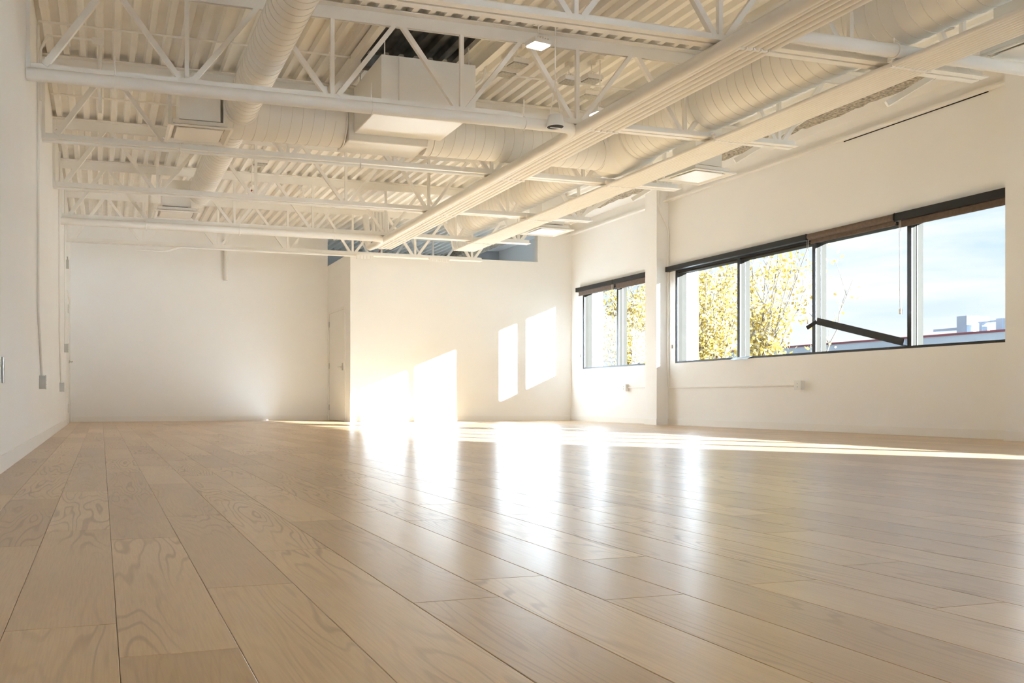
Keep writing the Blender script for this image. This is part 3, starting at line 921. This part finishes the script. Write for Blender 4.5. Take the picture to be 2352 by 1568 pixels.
# door at the far end of the left wall
d = MB()
d.box(XL, XL + .02, 15.72, 15.78, 0, 2.18).box(XL, XL + .02, 16.74, 16.80, 0, 2.18).box(XL, XL + .02, 15.78, 16.74, 2.12, 2.18)
door = tag(d.build('door_2', 'trim'), 'white door at the far end of the left wall', kind='structure')
lf = MB().box(XL, XL + .012, 15.785, 16.735, .01, 2.115).build('door_leaf', 'trim', door)
for z in (.27, 1.89):
    hinge(lf, XL + .022, 15.785, z, .14)
lever(lf, (XL + .012, 16.62, 1.06), -1, (1, 0, 0))
# near door on the left wall, mostly out of the picture
d = MB().box(XL, XL + .012, 4.42, 4.48, 0, 2.18).box(XL, XL + .012, 4.48, 5.30, 2.12, 2.18)
door = tag(d.build('door_3', 'trim'), 'white door cut off by the left edge', kind='structure')
lf = MB().box(XL, XL + .01, 4.485, 5.495, .01, 2.115).build('door_leaf', 'trim', door)
for z in (.575,):
    hinge(lf, XL + .02, 5.50, z, .145)
    MB().box(XL + .009, XL + .013, 5.44, 5.495, z - .07, z + .07).build('hinge_plate', 'chrome', lf)

# ------------------------------------------------------------------ electrical boxes
def wall_box(name, pos, nx, w, h, dep, label, mat='boxgrey', sockets=True, conduit=None):
    """pos on the wall surface, nx = +1 faces +x, -1 faces -x, 0 faces -y"""
    t = thing(name, pos, label, 'electrical outlet')
    def bx(u0, u1, d0, d1, z0, z1):
        if nx == 0: return MB().box(u0, u1, -d1, -d0, z0, z1)
        a, b = sorted((d0 * nx, d1 * nx))
        return MB().box(a, b, u0, u1, z0, z1)
    bx(-w / 2, w / 2, 0, dep, -h / 2, h / 2).build('box', mat, t)
    bx(-w / 2 - .004, w / 2 + .004, dep, dep + .005, -h / 2 - .004, h / 2 + .004).build('cover_plate', 'device' if mat == 'device' else mat, t)
    if sockets:
        for z in (-.02, .02):
            bx(-.014, .014, dep + .005, dep + .007, z - .012, z + .012).build('socket', 'device', t)
            bx(-.006, -.003, dep + .007, dep + .008, z - .005, z + .005).build('slot', 'hole', t)
            bx(.003, .006, dep + .007, dep + .008, z - .005, z + .005).build('slot', 'hole', t)
    if conduit:
        MB().path(fillet([Vector(p) - Vector(pos) for p in conduit], .06), .0115, 8).build('conduit', 'pipe', t, True)
    return t
wall_box('outlet_box', (XL, 8.97, .57), 1, .10, .12, .052, 'grey outlet box on the left wall, nearest the camera', conduit=[(XL + .014, 8.56, 3.69), (XL + .014, 8.56, 1.2), (XL + .014, 8.97, .74), (XL + .02, 8.97, .63)])
wall_box('outlet_box', (XL, 13.25, .58), 1, .10, .12, .052, 'grey outlet box on the left wall further back', conduit=[(XL + .014, 12.85, 3.69), (XL + .014, 12.85, 1.3), (XL + .014, 13.25, .74), (XL + .02, 13.25, .64)])
wall_box('card_reader', (XL, 14.85, 1.20), 1, .09, .13, .055, 'grey switch box high on the left wall before the door', sockets=False, conduit=[(XL + .014, 14.82, 3.69), (XL + .014, 14.82, 1.26)])
t = thing('door_closer', (XL, 15.35, 2.56), 'small grey device high on the left wall by the far door', 'wall device')
MB().box(0, .05, -.05, .05, -.07, .06).build('body', 'boxgrey', t)
MB().bar((.03, 0, .05), (.03, -.03, .11), .02, .02).build('bracket', 'boxgrey', t)
wall_box('wall_outlet', (5.0, YP, .57), 0, .07, .115, .002, 'small outlet on the left half of the sunlit partition', mat='boxgrey')
wall_box('wall_outlet', (7.59, YP, .585), 0, .07, .115, .002, 'small outlet on the right half of the sunlit partition', mat='boxgrey')
wall_box('outlet_box', (XR, 9.93, .60), -1, .115, .12, .06, 'white outlet box under the large window', mat='device', conduit=[(XR - .2, 12.89, 3.84), (XR - .2, 12.885, 3.5), (XR - .02, 12.885, 3.2), (XR - .02, 12.885, .60), (XR - .014, 9.99, .60)])
wall_box('outlet_box', (XR, 14.15, .62), -1, .115, .12, .06, 'white outlet box under the far window', mat='device', conduit=[(XR - .014, 14.09, .62), (XR - .014, 13.25, .62)])

# ------------------------------------------------------------------ outside
tag(MB().box(XO + .01, 120, -60, 140, -.5, -.3).build('ground', 'ground'), 'open ground outside the windows', kind='structure')
b = thing('neighbour_building', (31, 34, -.3), 'long pale blue building with a dark red roof edge', 'building')
for k in range(14):
    MB().box(0, .12, -20 + 5.0 * k + .015, -20 + 5.0 * (k + 1) - .015, 0, 3.16).build('wall_panel', 'siding', b)
MB().box(.1, 14, -20, 50, 0, 3.1).build('building_body', 'siding', b)
MB().box(-.05, .3, -20.1, 50.1, 3.16, 3.24).build('roof_edge', 'redcap', b)
def roof_unit(y, w, h, lab, extra):
    t = thing('roof_unit', (33, y, 2.82), lab, 'rooftop unit')
    MB().box(0, 1.2, -w / 2, w / 2, 0, h).build('cabinet', 'roofunit', t)
    for (dy, ww, z0, z1) in extra:
        MB().box(.2, .5, dy - ww / 2, dy + ww / 2, z0, z1).build('duct_section', 'roofunit', t)
roof_unit(28.2, .45, .95, 'grey rooftop unit with a side duct on the building', [(.85, 1.3, .42, .52)])
roof_unit(26.6, .25, .72, 'small rooftop unit with pipes on the building', [(.55, 1.0, .62, .68), (.95, .12, 0, .62), (-.25, .08, .3, .98)])
roof_unit(25.2, .7, .55, 'low rooftop unit with railing at the right on the building', [(.0, 1.5, 1.05, 1.08), (-.5, .04, 0, 1.05), (.2, .04, 0, 1.05), (.7, .04, 0, 1.3)])

def tree(x, y, stems, height, spread, nleaf, lean, seed, label, bare=.15):
    rng = random.Random(seed)
    t = thing('yellow_tree', (x, y, -.3), label, 'tree', 'yellow autumn trees outside')
    leaves = MB()
    trunk = MB().path([(0, 0, 0), (.02, .01, .5), (0, 0, .9)], [.07, .055, .05], 8)
    trunk.build('trunk', 'bark', t, True)
    paths = []
    for s in range(stems):
        a = rng.uniform(0, 2 * math.pi)
        L = height * rng.uniform(.72, 1.0)
        out = spread * rng.uniform(.25, 1.0)
        dx, dy = math.cos(a) * out, math.sin(a) * out + lean * rng.uniform(.2, 1)
        pts = []
        for i in range(9):
            q = i / 8
            pts.append(Vector((dx * q ** 1.1 + rng.uniform(-.03, .03), dy * q ** 1.1 + rng.uniform(-.03, .03), .6 + (L - .6) * q)))
        br = MB().path(pts, [.022 * (1 - .85 * i / 8) + .002 for i in range(9)], 5, False)
        for k in range(7):
            i = rng.randint(2, 7)
            e = pts[i] + Vector((rng.uniform(-.35, .35), rng.uniform(-.35, .35), rng.uniform(.25, .7)))
            br.path([pts[i], (pts[i] + e) / 2 + Vector((0, 0, .03)), e], [.007, .005, .002], 4, False)
            paths.append([pts[i], e])
        br.build('branch', 'bark', t, True)
        paths.append(pts)
    for k in range(nleaf):
        p = rng.choice(paths)
        q = rng.random() ** (1 + bare * 3)
        f = q * (len(p) - 1); i = min(int(f), len(p) - 2)
        c = p[i].lerp(p[i + 1], f - i)
        fall = 1.25 - .55 * min(1, max(0, (c.z - 1.2) / height))
        c = c + Vector((rng.gauss(0, .13), rng.gauss(0, .13), rng.gauss(0, .10))) * fall
        u = Vector((rng.uniform(-1, 1), rng.uniform(-1, 1), rng.uniform(-1, 1))).normalized()
        v = u.cross(Vector((rng.uniform(-1, 1), rng.uniform(-1, 1), rng.uniform(-1, 1)))).normalized()
        s = rng.uniform(.028, .05)
        leaves.add([c - u * s, c + v * s * .7 + u * s * .1, c + u * s * 1.1, c - v * s * .7 + u * s * .1], [(0, 1, 2, 3)])
    o = leaves.build('foliage', 'leaf', t)
    o['kind'] = 'stuff'
tree(13.2, 17.6, 18, 4.1, 1.25, 6500, -.1, 3, 'dense yellow tree behind the left pane of the large window', .3)
tree(13.0, 15.9, 14, 4.2, .9, 3600, -1.1, 5, 'yellow tree with bare leaning twigs behind the second pane', .9)
tree(13.2, 21.3, 17, 4.3, 1.35, 5200, -.2, 8, 'yellow tree seen through the far window', .35)
tree(12.6, 13.9, 2, 3.0, .15, 70, -1.1, 12, 'slender sapling with few leaves behind the third pane', -.27)
